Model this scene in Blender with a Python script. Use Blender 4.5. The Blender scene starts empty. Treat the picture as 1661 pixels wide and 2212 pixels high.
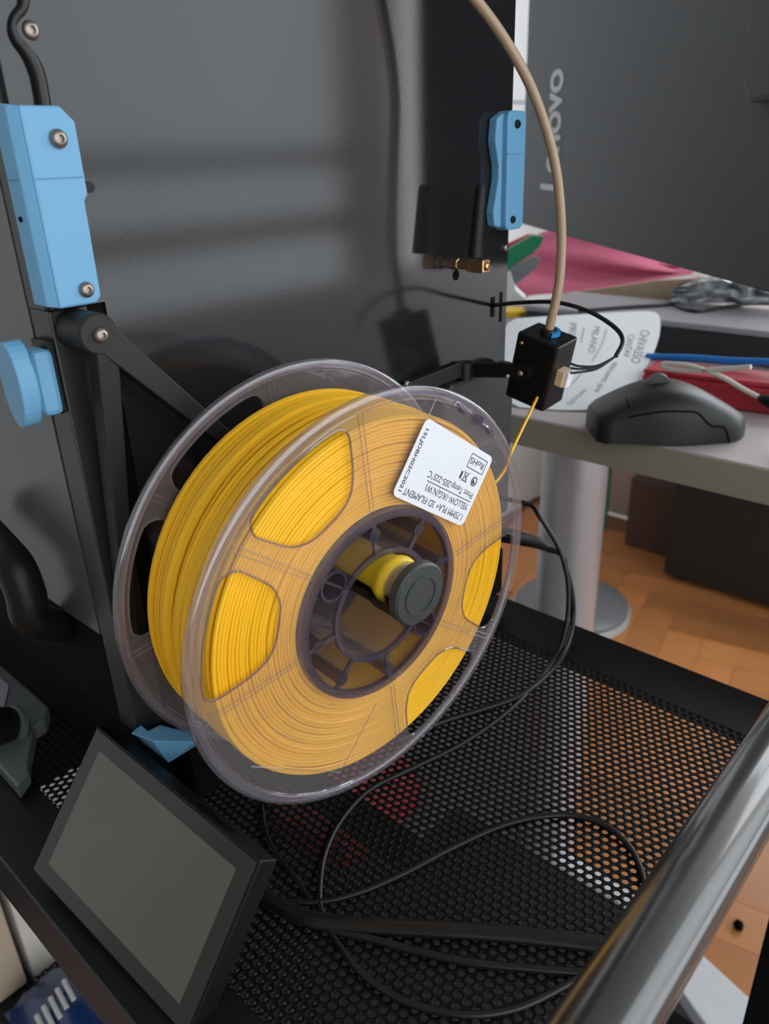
import bpy, bmesh, math, random
import numpy as np
from mathutils import Matrix, Vector

random.seed(7)
rng = np.random.default_rng(7)
scene = bpy.context.scene
COL = scene.collection
K = 0.001                      # all geometry below is written in millimetres

# ------------------------------------------------------------------ camera
CR = np.array([[0.672123, 0.329527, -0.66307], [-0.73968, 0.258262, -0.621429], [-0.033532, 0.908137, 0.417328]])
CT = np.array([-217.653, -206.742, 184.075])
FPX, CX, CY = 1675.13, 830.5, 1106.0
cam_d = bpy.data.cameras.new('camera')
cam = bpy.data.objects.new('camera', cam_d)
COL.objects.link(cam)
u, s_, vt = np.linalg.svd(CR)
Rm = u @ vt
M4 = Matrix.Identity(4)
for i in range(3):
    for j in range(3):
        M4[i][j] = float(Rm[i, j])
    M4[i][3] = float(CT[i] * K)
cam.matrix_world = M4
cam_d.sensor_fit = 'AUTO'
cam_d.sensor_width = 36.0
cam_d.lens = FPX / 2212.0 * 36.0
cam_d.clip_start = 0.01
cam_d.dof.use_dof = True
cam_d.dof.focus_distance = 0.365
cam_d.dof.aperture_fstop = 11.5
scene.camera = cam

# ------------------------------------------------------------------ world, exposure
world = bpy.data.worlds.new('room_light')
scene.world = world
world.use_nodes = True
bg = world.node_tree.nodes['Background']
bg.inputs[0].default_value = (1.0, 0.98, 0.95, 1)
bg.inputs[1].default_value = 0.27
scene.view_settings.view_transform = 'Standard'
scene.view_settings.look = 'None'
scene.view_settings.exposure = 0.0
scene.view_settings.gamma = 1.0
scene.view_settings.use_curve_mapping = False
scene.cycles.use_denoising = True
scene.cycles.max_bounces = 14
scene.cycles.transparent_max_bounces = 40
scene.cycles.transmission_bounces = 10
scene.cycles.sample_clamp_indirect = 6.0
WINDOW_STRENGTH = 2.35


# ------------------------------------------------------------------ pixel rays
def ray(x, y):
    return CR @ np.array([(x - CX) / FPX, -(y - CY) / FPX, -1.0])
def atX(x, y, X):
    d = ray(x, y); return CT + d * (X - CT[0]) / d[0]
def atY(x, y, Y):
    d = ray(x, y); return CT + d * (Y - CT[1]) / d[1]
def atZ(x, y, Z):
    d = ray(x, y); return CT + d * (Z - CT[2]) / d[2]
def atD(x, y, D):
    return CT + ray(x, y) * D

# spool frame: x right, w along the axle towards the printer, z up
_a, _b = -0.085357, 0.044005
SP = np.array([[math.cos(_a), -math.sin(_a), 0], [math.sin(_a), math.cos(_a), 0], [0, 0, 1.0]]) @ \
     np.array([[1.0, 0, 0], [0, math.cos(_b), -math.sin(_b)], [0, math.sin(_b), math.cos(_b)]])
def spl(x, w, z):
    return SP @ np.array([x, w, z], float)
def pol(r, a, w=0.0):
    return spl(r * math.cos(math.radians(a)), w, r * math.sin(math.radians(a)))
def spx(x, y, w=0.0):
    d = SP.T @ ray(x, y); o = SP.T @ CT
    q = o + d * (w - o[1]) / d[1]
    return q[0], q[2]


# ------------------------------------------------------------------ materials
MATS = {}
def mat(name, col, rough=0.5, metal=0.0, spec=0.5, var=0.08, scale=60.0, bump=0.0, bscale=400.0, coat=0.0, emit=None, sss=0.0, rand=0.0):
    if name in MATS:
        return MATS[name]
    m = bpy.data.materials.new(name)
    m.use_nodes = True
    nt = m.node_tree; N = nt.nodes; L = nt.links
    b = N['Principled BSDF']
    b.inputs['Roughness'].default_value = rough
    b.inputs['Metallic'].default_value = metal
    b.inputs['Specular IOR Level'].default_value = spec
    if coat:
        b.inputs['Coat Weight'].default_value = coat
        b.inputs['Coat Roughness'].default_value = 0.08
    if sss:
        b.inputs['Subsurface Weight'].default_value = sss
        b.inputs['Subsurface Radius'].default_value = (0.003, 0.0015, 0.0005)
    tc = N.new('ShaderNodeTexCoord')
    nz = N.new('ShaderNodeTexNoise'); nz.inputs['Scale'].default_value = scale; nz.inputs['Detail'].default_value = 4
    L.new(tc.outputs['Object'], nz.inputs['Vector'])
    mx = N.new('ShaderNodeMix'); mx.data_type = 'RGBA'
    c = np.array(col, float)
    mx.inputs[6].default_value = (*np.clip(c * (1 - var), 0, 1), 1)
    mx.inputs[7].default_value = (*np.clip(c * (1 + var), 0, 1), 1)
    L.new(nz.outputs['Fac'], mx.inputs[0])
    out = mx.outputs[2]
    if rand:
        oi = N.new('ShaderNodeObjectInfo')
        hs = N.new('ShaderNodeHueSaturation')
        mr = N.new('ShaderNodeMapRange')
        mr.inputs['To Min'].default_value = 1 - rand; mr.inputs['To Max'].default_value = 1 + rand
        L.new(oi.outputs['Random'], mr.inputs['Value'])
        L.new(mr.outputs['Result'], hs.inputs['Value'])
        L.new(out, hs.inputs['Color']); out = hs.outputs['Color']
    L.new(out, b.inputs['Base Color'])
    if bump:
        n2 = N.new('ShaderNodeTexNoise'); n2.inputs['Scale'].default_value = bscale; n2.inputs['Detail'].default_value = 3
        L.new(tc.outputs['Object'], n2.inputs['Vector'])
        bp = N.new('ShaderNodeBump'); bp.inputs['Strength'].default_value = bump; bp.inputs['Distance'].default_value = 0.0006
        L.new(n2.outputs['Fac'], bp.inputs['Height']); L.new(bp.outputs['Normal'], b.inputs['Normal'])
    if emit:
        b.inputs['Emission Color'].default_value = (*emit[0], 1)
        b.inputs['Emission Strength'].default_value = emit[1]
    MATS[name] = m
    return m

def clear(name, tint, rough=0.03, ior=1.45, haze=0.0, hazecol=(0.8, 0.8, 0.85), base=0.0):
    """thin clear plastic: tinted see-through plus a fresnel gloss and a little milky haze"""
    if name in MATS:
        return MATS[name]
    m = bpy.data.materials.new(name); m.use_nodes = True
    nt = m.node_tree; N = nt.nodes; L = nt.links
    N.remove(N['Principled BSDF'])
    out = N['Material Output']
    tr = N.new('ShaderNodeBsdfTransparent'); tr.inputs[0].default_value = (*tint, 1)
    gl = N.new('ShaderNodeBsdfGlossy'); gl.inputs['Roughness'].default_value = rough
    fr = N.new('ShaderNodeFresnel'); fr.inputs[0].default_value = ior
    nz = N.new('ShaderNodeTexNoise'); nz.inputs['Scale'].default_value = 45
    tc = N.new('ShaderNodeTexCoord'); L.new(tc.outputs['Object'], nz.inputs['Vector'])
    bp = N.new('ShaderNodeBump'); bp.inputs['Strength'].default_value = 0.03; bp.inputs['Distance'].default_value = 0.001
    L.new(nz.outputs['Fac'], bp.inputs['Height']); L.new(bp.outputs['Normal'], gl.inputs['Normal'])
    ge = N.new('ShaderNodeNewGeometry'); fm = N.new('ShaderNodeMath'); fm.operation = 'SUBTRACT'; fm.inputs[0].default_value = 1.0
    L.new(ge.outputs['Backfacing'], fm.inputs[1])
    ml_ = N.new('ShaderNodeMath'); ml_.operation = 'MULTIPLY'; L.new(fr.outputs[0], ml_.inputs[0]); L.new(fm.outputs[0], ml_.inputs[1])
    fac = ml_.outputs[0]
    if base:
        ad = N.new('ShaderNodeMath'); ad.operation = 'ADD'; ad.use_clamp = True
        ad.inputs[1].default_value = base; L.new(fac, ad.inputs[0]); fac = ad.outputs[0]
    mx = N.new('ShaderNodeMixShader'); L.new(fac, mx.inputs[0]); L.new(tr.outputs[0], mx.inputs[1]); L.new(gl.outputs[0], mx.inputs[2])
    res = mx.outputs[0]
    if haze:
        df = N.new('ShaderNodeBsdfDiffuse'); df.inputs[0].default_value = (*hazecol, 1)
        m2 = N.new('ShaderNodeMixShader'); m2.inputs[0].default_value = haze
        L.new(res, m2.inputs[1]); L.new(df.outputs[0], m2.inputs[2]); res = m2.outputs[0]
    L.new(res, out.inputs[0])
    MATS[name] = m
    return m

BLACK = mat('black_plastic', (0.007, 0.007, 0.0075), 0.42, spec=0.28, bump=0.05)
PRINT = mat('black_print', (0.016, 0.016, 0.015), 0.5, spec=0.35, bump=0.35, bscale=900)
FRAMEB = mat('frame_black', (0.004, 0.004, 0.004), 0.7, spec=0.06)
PANEL = mat('black_panel', (0.014, 0.0145, 0.016), 0.10, spec=0.64, var=0.2, scale=14, bump=0.02, bscale=1500)
SIDEP = mat('side_panel', (0.075, 0.077, 0.078), 0.3, spec=0.8)
POST = mat('black_anodised', (0.020, 0.019, 0.018), 0.33, spec=0.5)
DARK = mat('dark_recess', (0.003, 0.003, 0.003), 0.8, spec=0.1)
BLUE = mat('blue_print', (0.145, 0.375, 0.60), 0.42, var=0.04, bump=0.12, bscale=1200)
BLUE2 = mat('bright_blue_clip', (0.02, 0.25, 0.60), 0.4)
STEEL = mat('screw_steel', (0.34, 0.29, 0.26), 0.35, metal=0.9)
GOLD = mat('brass', (0.75, 0.48, 0.24), 0.28, metal=1.0)
YELL = mat('yellow_filament', (0.95, 0.53, 0.016), 0.38, var=0.05, sss=0.0)
YELT = mat('yellow_sleeve', (0.88, 0.60, 0.03), 0.35)
CLEAR = clear('clear_plate', (0.95, 0.94, 0.96), haze=0.05, hazecol=(0.9, 0.80, 0.78))
CLEARE = clear('clear_edge', (0.56, 0.53, 0.64), rough=0.06, haze=0.06, hazecol=(0.48, 0.46, 0.60), base=0.05)
CLEARR = clear('clear_rim', (0.88, 0.87, 0.92), rough=0.05, haze=0.05, hazecol=(0.75, 0.74, 0.85), base=0.11)
CLEARW = clear('clear_window_edge', (0.66, 0.63, 0.72), rough=0.05, haze=0.05, hazecol=(0.6, 0.6, 0.8), base=0.16)
WHITE = mat('white_paper', (0.78, 0.80, 0.85), 0.6, var=0.02)
INK = mat('ink', (0.03, 0.025, 0.025), 0.6)
CARTM = mat('cart_black', (0.006, 0.006, 0.006), 0.5, spec=0.16, bump=0.1, bscale=300)
TUBEM = mat('gloss_black_tube', (0.012, 0.012, 0.012), 0.30, spec=1.0, bump=0.04, bscale=120, coat=1.0)
RUBBER = mat('cable_rubber', (0.009, 0.009, 0.010), 0.34, spec=0.42)


# ------------------------------------------------------------------ object helpers
ORG = {}
def tag(o, label=None, cat=None, group=None, kind=None):
    if label: o['label'] = label
    if cat: o['category'] = cat
    if group: o['group'] = group
    if kind: o['kind'] = kind
    return o

def thing(name, loc, label, cat, group=None, kind=None):
    o = bpy.data.objects.new(name, None)
    COL.objects.link(o)
    o.empty_display_size = 0.02
    o.location = Vector([float(v) * K for v in loc])
    ORG[o.name] = np.array(loc, float)
    return tag(o, label, cat, group, kind)

def link(name, me, origin, parent=None, material=None):
    o = bpy.data.objects.new(name, me)
    COL.objects.link(o)
    origin = np.array(origin, float)
    po = np.zeros(3)
    if parent is not None:
        o.parent = parent
        po = ORG[parent.name]
    o.location = Vector([float(v) * K for v in (origin - po)])
    ORG[o.name] = origin
    if material is not None and not me.materials:
        me.materials.append(material)
    return o

def build(name, geo, material, parent=None, smooth=False, bevel=0.0, bseg=2, angle=30):
    V, F = geo
    V = np.array(V, float)
    lo, hi = V.min(0), V.max(0)
    org = (lo + hi) / 2
    if parent is None:
        org[2] = lo[2]
    me = bpy.data.meshes.new(name)
    me.from_pydata([tuple(p) for p in (V - org) * K], [], F)
    bm = bmesh.new(); bm.from_mesh(me)
    bmesh.ops.remove_doubles(bm, verts=bm.verts, dist=1e-7)
    bmesh.ops.recalc_face_normals(bm, faces=bm.faces)
    if bevel:
        es = [e for e in bm.edges if len(e.link_faces) == 2 and e.calc_face_angle(0) > math.radians(angle)]
        bmesh.ops.bevel(bm, geom=es, offset=bevel * K, segments=bseg, affect='EDGES', profile=0.5, clamp_overlap=True)
    if smooth:
        for f in bm.faces: f.smooth = True
        for e in bm.edges:
            if len(e.link_faces) == 2 and e.calc_face_angle(0) > math.radians(smooth if smooth is not True else 50):
                e.smooth = False
    bm.to_mesh(me); bm.free()
    me.materials.append(material)
    return link(name, me, org, parent)

def merge(*gs):
    V, F = [], []
    for v, f in gs:
        o = len(V); V += [tuple(p) for p in v]; F += [tuple(i + o for i in q) for q in f]
    return V, F

def box(x0, x1, y0, y1, z0, z1):
    V = [(x, y, z) for z in (z0, z1) for y in (y0, y1) for x in (x0, x1)]
    return V, [(0, 2, 3, 1), (4, 5, 7, 6), (0, 1, 5, 4), (2, 6, 7, 3), (0, 4, 6, 2), (1, 3, 7, 5)]

def obox(c, ax, ay, az):
    """box from a corner and three edge vectors"""
    c, ax, ay, az = [np.array(v, float) for v in (c, ax, ay, az)]
    V = [c + i * ax + j * ay + k * az for k in (0, 1) for j in (0, 1) for i in (0, 1)]
    return V, [(0, 2, 3, 1), (4, 5, 7, 6), (0, 1, 5, 4), (2, 6, 7, 3), (0, 4, 6, 2), (1, 3, 7, 5)]

def prism(poly, vec):
    P = [np.array(p, float) for p in poly]; v = np.array(vec, float); n = len(P)
    V = P + [p + v for p in P]
    F = [tuple(range(n))[::-1], tuple(range(n, 2 * n))] + [(i, (i + 1) % n, (i + 1) % n + n, i + n) for i in range(n)]
    return V, F

def spline(pts, n=8, closed=False):
    P = [np.array(p, float) for p in pts]; out = []
    m = len(P)
    rng_ = range(m) if closed else range(m - 1)
    for i in rng_:
        if closed:
            p0, p1, p2, p3 = P[i - 1], P[i], P[(i + 1) % m], P[(i + 2) % m]
        else:
            p0 = P[i - 1] if i > 0 else 2 * P[0] - P[1]
            p1, p2 = P[i], P[i + 1]
            p3 = P[i + 2] if i + 2 < m else 2 * P[-1] - P[-2]
        for k in range(n):
            t = k / n
            out.append(0.5 * ((2 * p1) + (-p0 + p2) * t + (2 * p0 - 5 * p1 + 4 * p2 - p3) * t * t + (-p0 + 3 * p1 - 3 * p2 + p3) * t ** 3))
    if not closed: out.append(P[-1])
    return out

def tube(pts, r, seg=10, closed=False, flat=None):
    """sweep a round (or flattened, flat=(normal, ratio)) section along points"""
    P = [np.array(p, float) for p in pts]; n = len(P)
    rr = r if hasattr(r, '__len__') else [r] * n
    T = []
    for i in range(n):
        a = P[i - 1] if (i > 0 or closed) else P[0]
        b = P[(i + 1) % n] if (i < n - 1 or closed) else P[-1]
        d = b - a; T.append(d / (np.linalg.norm(d) + 1e-12))
    up = np.array([0.0, 0, 1]) if abs(T[0][2]) < 0.9 else np.array([1.0, 0, 0])
    nrm = up - T[0] * (up @ T[0]); nrm /= np.linalg.norm(nrm)
    V, F = [], []
    for i in range(n):
        nrm = nrm - T[i] * (nrm @ T[i]); nrm /= np.linalg.norm(nrm)
        bn = np.cross(T[i], nrm)
        for k in range(seg):
            a = 2 * math.pi * k / seg
            V.append(P[i] + rr[i] * (math.cos(a) * nrm + math.sin(a) * bn * (flat or 1.0)))
    for i in range(n if closed else n - 1):
        j = (i + 1) % n
        for k in range(seg):
            k2 = (k + 1) % seg
            F.append((i * seg + k, i * seg + k2, j * seg + k2, j * seg + k))
    if not closed:
        F.append(tuple(range(seg))[::-1]); F.append(tuple((n - 1) * seg + k for k in range(seg)))
    return V, F

def lathe(prof, c, axis, seg=32, a0=0.0, a1=360.0, xref=None, closed=False):
    """prof = [(radius, height along axis)...]"""
    c = np.array(c, float); ax = np.array(axis, float); ax /= np.linalg.norm(ax)
    up = np.array(xref, float) if xref is not None else (np.array([0, 0, 1.0]) if abs(ax[2]) < 0.9 else np.array([1.0, 0, 0]))
    e1 = up - ax * (up @ ax); e1 /= np.linalg.norm(e1); e2 = np.cross(ax, e1)
    full = abs(a1 - a0) > 359.9
    ns = seg if full else seg + 1
    V, F = [], []; m = len(prof)
    for k in range(ns):
        a = math.radians(a0 + (a1 - a0) * k / seg)
        for r, h in prof:
            V.append(c + ax * h + max(r, 1e-4) * (math.cos(a) * e1 + math.sin(a) * e2))
    for k in range(seg):
        k2 = (k + 1) % ns
        for i in range(m if closed else m - 1):
            j = (i + 1) % m
            F.append((k * m + i, k * m + j, k2 * m + j, k2 * m + i))
    return V, F

def chaikin(P, it=3):
    P = [np.array(p, float) for p in P]
    for _ in range(it):
        Q = []
        for i in range(len(P)):
            a, b = P[i], P[(i + 1) % len(P)]
            Q += [a * 0.78 + b * 0.22, a * 0.22 + b * 0.78]
        P = Q
    return P

def curve_mesh(name, loops, thick):
    """flat outline loops (mm, 2-D) filled with holes, extruded to a thickness"""
    cu = bpy.data.curves.new(name, 'CURVE'); cu.dimensions = '2D'; cu.fill_mode = 'BOTH'
    cu.extrude = thick / 2 * K
    for lp in loops:
        sp = cu.splines.new('POLY'); sp.points.add(len(lp) - 1); sp.use_cyclic_u = True
        for p, q in zip(sp.points, lp): p.co = (q[0] * K, q[1] * K, 0, 1)
    return to_mesh(name, cu)

def to_mesh(name, cu):
    ob = bpy.data.objects.new(name + '_tmp', cu); COL.objects.link(ob)
    dg = bpy.context.evaluated_depsgraph_get(); dg.update()
    me = bpy.data.meshes.new_from_object(ob.evaluated_get(dg))
    me.name = name
    bpy.data.objects.remove(ob); bpy.data.curves.remove(cu)
    return me

def text_mesh(name, s, size, thick=0.05, shear=0.0, bold=0.0, align='LEFT', width=None, space=1.0):
    cu = bpy.data.curves.new(name, 'FONT'); cu.body = s; cu.size = size * K
    cu.extrude = thick * K; cu.shear = shear; cu.offset = bold * K; cu.align_x = align; cu.space_character = space
    me = to_mesh(name, cu)
    me.materials.clear()
    if width and len(me.vertices):
        a = np.zeros(len(me.vertices) * 3); me.vertices.foreach_get('co', a); a = a.reshape(-1, 3)
        w = a[:, 0].max() - a[:, 0].min()
        a[:, 0] *= width * K / w
        me.vertices.foreach_set('co', a.ravel())
    return me

def place(o, origin, ex, ey, ez, parent):
    """give a mesh built in x/y/z the world frame (ex, ey, ez) at origin, under parent (unrotated)"""
    m = Matrix.Identity(4)
    po = ORG[parent.name] if parent is not None else np.zeros(3)
    for i in range(3):
        m[i][0], m[i][1], m[i][2] = float(ex[i]), float(ey[i]), float(ez[i])
        m[i][3] = float((origin[i] - po[i]) * K)
    o.matrix_local = m
    ORG[o.name] = np.array(origin, float)

def framed(name, me, material, origin, ex, ey, parent):
    o = bpy.data.objects.new(name, me); COL.objects.link(o)
    if not me.materials: me.materials.append(material)
    o.parent = parent
    ex = np.array(ex, float); ey = np.array(ey, float); ez = np.cross(ex, ey)
    place(o, origin, ex, ey, ez, parent)
    return o

def bake(me, origin, ex, ey, org):
    """move a mesh built flat in x/y into the frame (ex, ey, ex×ey) at origin; return verts relative to org"""
    a = np.zeros(len(me.vertices) * 3); me.vertices.foreach_get('co', a); a = a.reshape(-1, 3)
    ex = np.array(ex, float); ey = np.array(ey, float); ez = np.cross(ex, ey)
    b = (np.array(origin) - org) * K + a @ np.array([ex, ey, ez])
    me.vertices.foreach_set('co', b.ravel()); me.update()
    return me

def flat_part(name, me, material, origin, ex, ey, parent):
    org = np.array(origin, float)
    me = bake(me, org, ex, ey, org)
    return link(name, me, org, parent, material)

def screw(c, axis, r, parent, m=None, name='screw'):
    prof = [(0, 0.9), (r * 0.36, 0.9), (r * 0.42, 2.2), (r * 0.62, 2.1), (r * 0.9, 1.4), (r, 0.6), (r, 0), (0, 0)]
    s = r / 3.0
    return build(name, lathe([(a, h * s) for a, h in prof], c, axis, 20), m or STEEL, parent, smooth=40)

def copy_tree(o, delta, parent=None):
    c = o.copy(); COL.objects.link(c)
    c.parent = parent
    if parent is None:
        c.location = o.location + Vector([d * K for d in delta])
        ORG[c.name] = ORG[o.name] + np.array(delta)
    else:
        ORG[c.name] = ORG[o.name] + np.array(delta)
    for ch in o.children:
        copy_tree(ch, delta, c)
    return c

# ================================================================== THE SETTING
FLOORZ = -750.0
fl = build('floor', box(-1600, 1660, -1560, 960, FLOORZ - 40, FLOORZ - 8), mat('floor_base', (0.28, 0.13, 0.06), 0.5), None)
tag(fl, 'orange brown oak herringbone parquet floor', kind='structure')
WOOD = mat('oak_parquet', (0.66, 0.275, 0.095), 0.34, var=0.25, scale=9, rand=0.22)
PL, PWD = 420.0, 70.0
me_a = None
def plank_mesh(nm, dx, dy):
    bm = bmesh.new()
    V, F = box(-dx / 2 + .4, dx / 2 - .4, -dy / 2 + .4, dy / 2 - .4, -8, 0)
    vs = [bm.verts.new(np.array(v) * K) for v in V]
    for f in F: bm.faces.new([vs[i] for i in f])
    bmesh.ops.recalc_face_normals(bm, faces=bm.faces)
    me = bpy.data.meshes.new(nm); bm.to_mesh(me); bm.free(); me.materials.append(WOOD); return me
pm = plank_mesh('plank', PL, PWD)
ang = math.radians(12)
ca, sa = math.cos(ang), math.sin(ang)
ex = np.array([ca, sa]); ey = np.array([-sa, ca])
cnt = 0
for i in range(-34, 46):
    for j in range(-9, 12):
        for kind in (0, 1):
            # herringbone lattice: each pair shifts by one plank width along both axes
            bx_ = i * PWD + j * PL; by_ = i * PWD - j * PL
            if kind == 0: cxx, cyy, rot = bx_ + PL / 2, by_ + PWD / 2, 0
            else: cxx, cyy, rot = bx_ + PWD / 2, by_ + PWD + PL / 2, 1
            p = np.array([800.0, 150.0]) + ex * cxx + ey * cyy
            if not (330 < p[0] < 1560 and -260 < p[1] < 840): continue
            o = bpy.data.objects.new('plank', pm); COL.objects.link(o); o.parent = fl
            o.location = Vector([(p[0] - ORG[fl.name][0]) * K, (p[1] - ORG[fl.name][1]) * K, (FLOORZ - ORG[fl.name][2]) * K])
            o.rotation_euler = (0, 0, ang + (math.pi / 2 if rot else 0)); cnt += 1

WALLM = mat('white_wall', (0.82, 0.84, 0.85), 0.7, var=0.03, scale=6)
w = build('wall_back', box(-1600, 1700, 900, 940, FLOORZ, 1700), WALLM); tag(w, 'white painted wall behind the desk', kind='structure')
FW = mat('far_wall', (0.55, 0.42, 0.36), 0.7)
w = build('wall_right', merge(box(1660, 1700, 250, 900, FLOORZ, 1700), box(1660, 1700, -1500, 250, FLOORZ, -250), box(1660, 1700, -1500, 250, 1400, 1700), box(1660, 1700, -1500, -1250, -250, 1400)), FW)
tag(w, 'warm toned side wall beyond the desk', kind='structure')
win2 = thing('window_2', (1660, -500, -250), 'bright window in the side wall beyond the desk', None, kind='structure')
PANE2 = mat('bright_side_pane', (0, 0, 0), 0.3, emit=((0.92, 0.96, 1.0), 5.0))
build('pane', box(1690, 1695, -1250, 250, -250, 1400), PANE2, win2)
build('window_bar', box(1655, 1700, -530, -480, -250, 1400), WALLM, win2)
# the window wall opposite the printer: it lights the room and mirrors in the black panel
wm = mat('window_wall', (0.10, 0.10, 0.11), 0.8)
w = build('wall_front', merge(box(-2400, -1500, -1540, -1500, FLOORZ, 1700), box(1940, 3000, -1540, -1500, 40, 1700), box(-1500, 1940, -1540, -1500, 1450, 1700),
          box(-1500, 3000, -1540, -1500, FLOORZ, -560)), wm)
tag(w, 'dark wall around the balcony window opposite the printer', kind='structure')
win = thing('window_1', (200, -1500, -560), 'wide bright balcony window with dark cross bars', None, kind='structure')
PANE = mat('bright_pane', (0.0, 0.0, 0.0), 0.3, emit=((0.90, 0.96, 1.0), WINDOW_STRENGTH))
build('pane', box(-1500, 1935, -1535, -1530, 207, 1450), PANE, win)
build('pane', box(-1500, 1935, -1535, -1530, 20, 166), PANE, win)
build('pane', box(-1500, 2900, -1535, -1530, -560, -28), PANE, win)
build('window_bar', box(-1500, 1940, -1540, -1505, 165, 208), mat('grey_bar', (0.16, 0.16, 0.16), 0.6), win)
build('window_bar', box(-1500, 3000, -1540, -1495, -29, 21), mat('brown_bar', (0.13, 0.08, 0.05), 0.6), win)

# ================================================================== PRINTER
PY = 95.0
pr = thing('printer', (75, 240, -143), 'black enclosed 3D printer with light blue corner clips standing on the cart shelf', 'printer')
build('back_panel', box(-57, 232.5, PY, PY + 3, -72, 420), PANEL, pr)
build('side_panel', box(-81, -79, 113, 440, -22, 420), SIDEP, pr)
build('corner_post', box(-82, -66, 93, 109, -72, 134), POST, pr, bevel=0.6)
build('corner_post', box(-82, -66, 95.8, 109, 134.2, 420), POST, pr)
build('panel_channel', box(-66, -57, 96, 104, -72, 134), DARK, pr)  # shadow in the gap put into a near-black strip
build('panel_strip', box(-80.5, -57.2, 92.2, 95.5, 134.5, 420), PANEL, pr)
build('corner_post', box(216, 232, 98.5, 115, -72, 420), POST, pr)
build('corner_post', box(-82, -66, 424, 440, -72, 420), POST, pr)
build('corner_post', box(216, 232, 424, 440, -72, 420), POST, pr)
build('side_panel', box(230, 232, 115, 424, -72, 420), SIDEP, pr)
build('bottom_frame', merge(box(-82, -64, 109, 424, -72, -22), box(-64, 216, 98.5, 114, -72, -40)), FRAMEB, pr, bevel=0.8)
build('skirt', box(-76, 226, 104, 434, -128, -72.5), FRAMEB, pr, bevel=2)
for fx in (-50, 200):
    for fy in (130, 405):
        build('rubber_foot', lathe([(0, 0), (15, 0), (14, 15), (0, 15)], (fx, fy, -142.8), (0, 0, 1), 20), DARK, pr)

# corner clips
def pxY(L, Y): return [atY(x, y, Y) for x, y in L]
CLH = 12
def clip(upper, lower, Y, depth):
    return merge(prism(pxY(upper, Y), (0, depth, 0)), prism(pxY(lower, Y), (0, depth, 0)))
c1 = build('corner_clip', prism([(-81, 85, 204), (-66, 85, 204), (-61.2, 85, 199), (-61.2, 85, 174.6), (-62.9, 85, 172.6), (-63.3, 85, 138), (-65.5, 85, 135.6), (-81, 85, 135.6)], (0, 9.6, 0)), BLUE, pr, bevel=0.9)
side = build('corner_clip', prism([(-81.1, 85.1, 136), (-84.6, 87.6, 136.6), (-86.2, 94.2, 137.5), (-81.1, 94.2, 136)], (0, 0, 67.8)), BLUE, pr, bevel=0.4)
build('seam_line', merge(box(-81.3, -62.2, 84.93, 86, 180.3, 180.9)), mat('blue_seam', (0.09, 0.26, 0.45), 0.6), c1)
build('seam_line', merge(obox((-84.75, 87.6, 180.3), (-1.6, 6.6, 0), (0.5, .3, 0), (0, 0, .6))), MATS['blue_seam'], side)
build('peep_hole', lathe([(0, 0), (1.0, 0), (1.0, .3), (0, .3)], atX(45, 474, -85.55), (-1, -.2, 0), 12), DARK, side)
screw((-69, 85, 193.4), (0, -1, 0), 3.3, c1)
screw((-69.2, 85, 141.2), (0, -1, 0), 3.0, c1)
c2 = build('corner_clip', prism([(213.5, 85, 203), (216, 85, 206), (231, 85, 206), (233.4, 85, 203), (234, 85, 141), (231, 85, 138.6), (217, 85, 138.6), (214.5, 85, 141),
                                (214.5, 85, 172), (217, 85, 176), (213.5, 85, 186)][:8], (0, 9.6, 0)), BLUE, pr, bevel=1.0)
build('clip_flange', prism([(207.5, 88.5, 202), (214.5, 88.5, 205), (214.5, 88.5, 140), (207.5, 88.5, 142), (205.8, 88.5, 150), (210.5, 88.5, 168), (210.5, 88.5, 176), (206, 88.5, 190)], (0, 6.2, 0)), BLUE, c2, bevel=1.0)
build('seam_line', box(214, 233.7, 84.93, 86, 182.0, 182.6), MATS['blue_seam'], c2)
screw((223.1, 85, 198.7), (0, -1, 0), 2.5, c2, BLACK)
screw((221.5, 85, 144.8), (0, -1, 0), 2.3, c2, BLACK)
screw(atY(64, 66, 93), (0, -1, 0), 3.2, pr)
screw(atY(1091, 535, 95), (0, -1, 0), 2.4, pr)
build('clip_nub', lathe([(0, 0), (2, 0), (2, 3), (0, 3)], atY(186, 404, 94), (0, -1, 0), 16), BLACK, pr)

# side latch
lt = build('latch_plate', prism([(-100, 99 + 8.5 * math.cos(a), 108 + 17 * math.sin(a)) for a in np.linspace(0, 2 * math.pi, 28, endpoint=False)], (7.5, 0, 0)), BLUE, pr, bevel=0.8)
build('latch_stem', box(-93, -85, 89, 103, 95, 121), BLUE, lt, bevel=2.5)
build('latch_plate_base', box(-85.2, -82.1, 93.5, 107, 94, 123), BLACK, pr, bevel=0.6)

# antenna
an = build('antenna', tube([atY(1025, 556, 74), atY(1038, 410, 74), atY(1039, 400, 74)], [4.3, 3.5, 2.9], 14), BLACK, pr, smooth=60)
q = atY(981, 568, 95)
build('antenna_socket', lathe([(0, 0), (3.4, 0), (3.4, 3), (2.9, 3.2), (2.9, 9.5), (3.8, 9.7), (3.8, 13.5), (0, 13.5)], (175.3, 95, 122.6), (0, -1, 0), 6), GOLD, an)
build('antenna_hinge', box(171.6, 179, 71.5, 81.5, 118.8, 126.4), GOLD, an, bevel=0.7)
screw((175.3, 71.5, 122.6), (0, -1, 0), 2.6, an, GOLD, 'hinge_pin')
build('panel_hole', lathe([(0, 0), (3.2, 0), (3.2, .25), (0, .25)], (176.4, 95.02, 115.8), (0, -1, 0), 16), DARK, pr)
build('cable_slot', box(213.8, 218.6, 94.8, 96, 84, 97), DARK, pr)
build('cable_slot', box(224.2, 227.4, 94.8, 96, 79.2, 98.8), DARK, pr)
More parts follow.
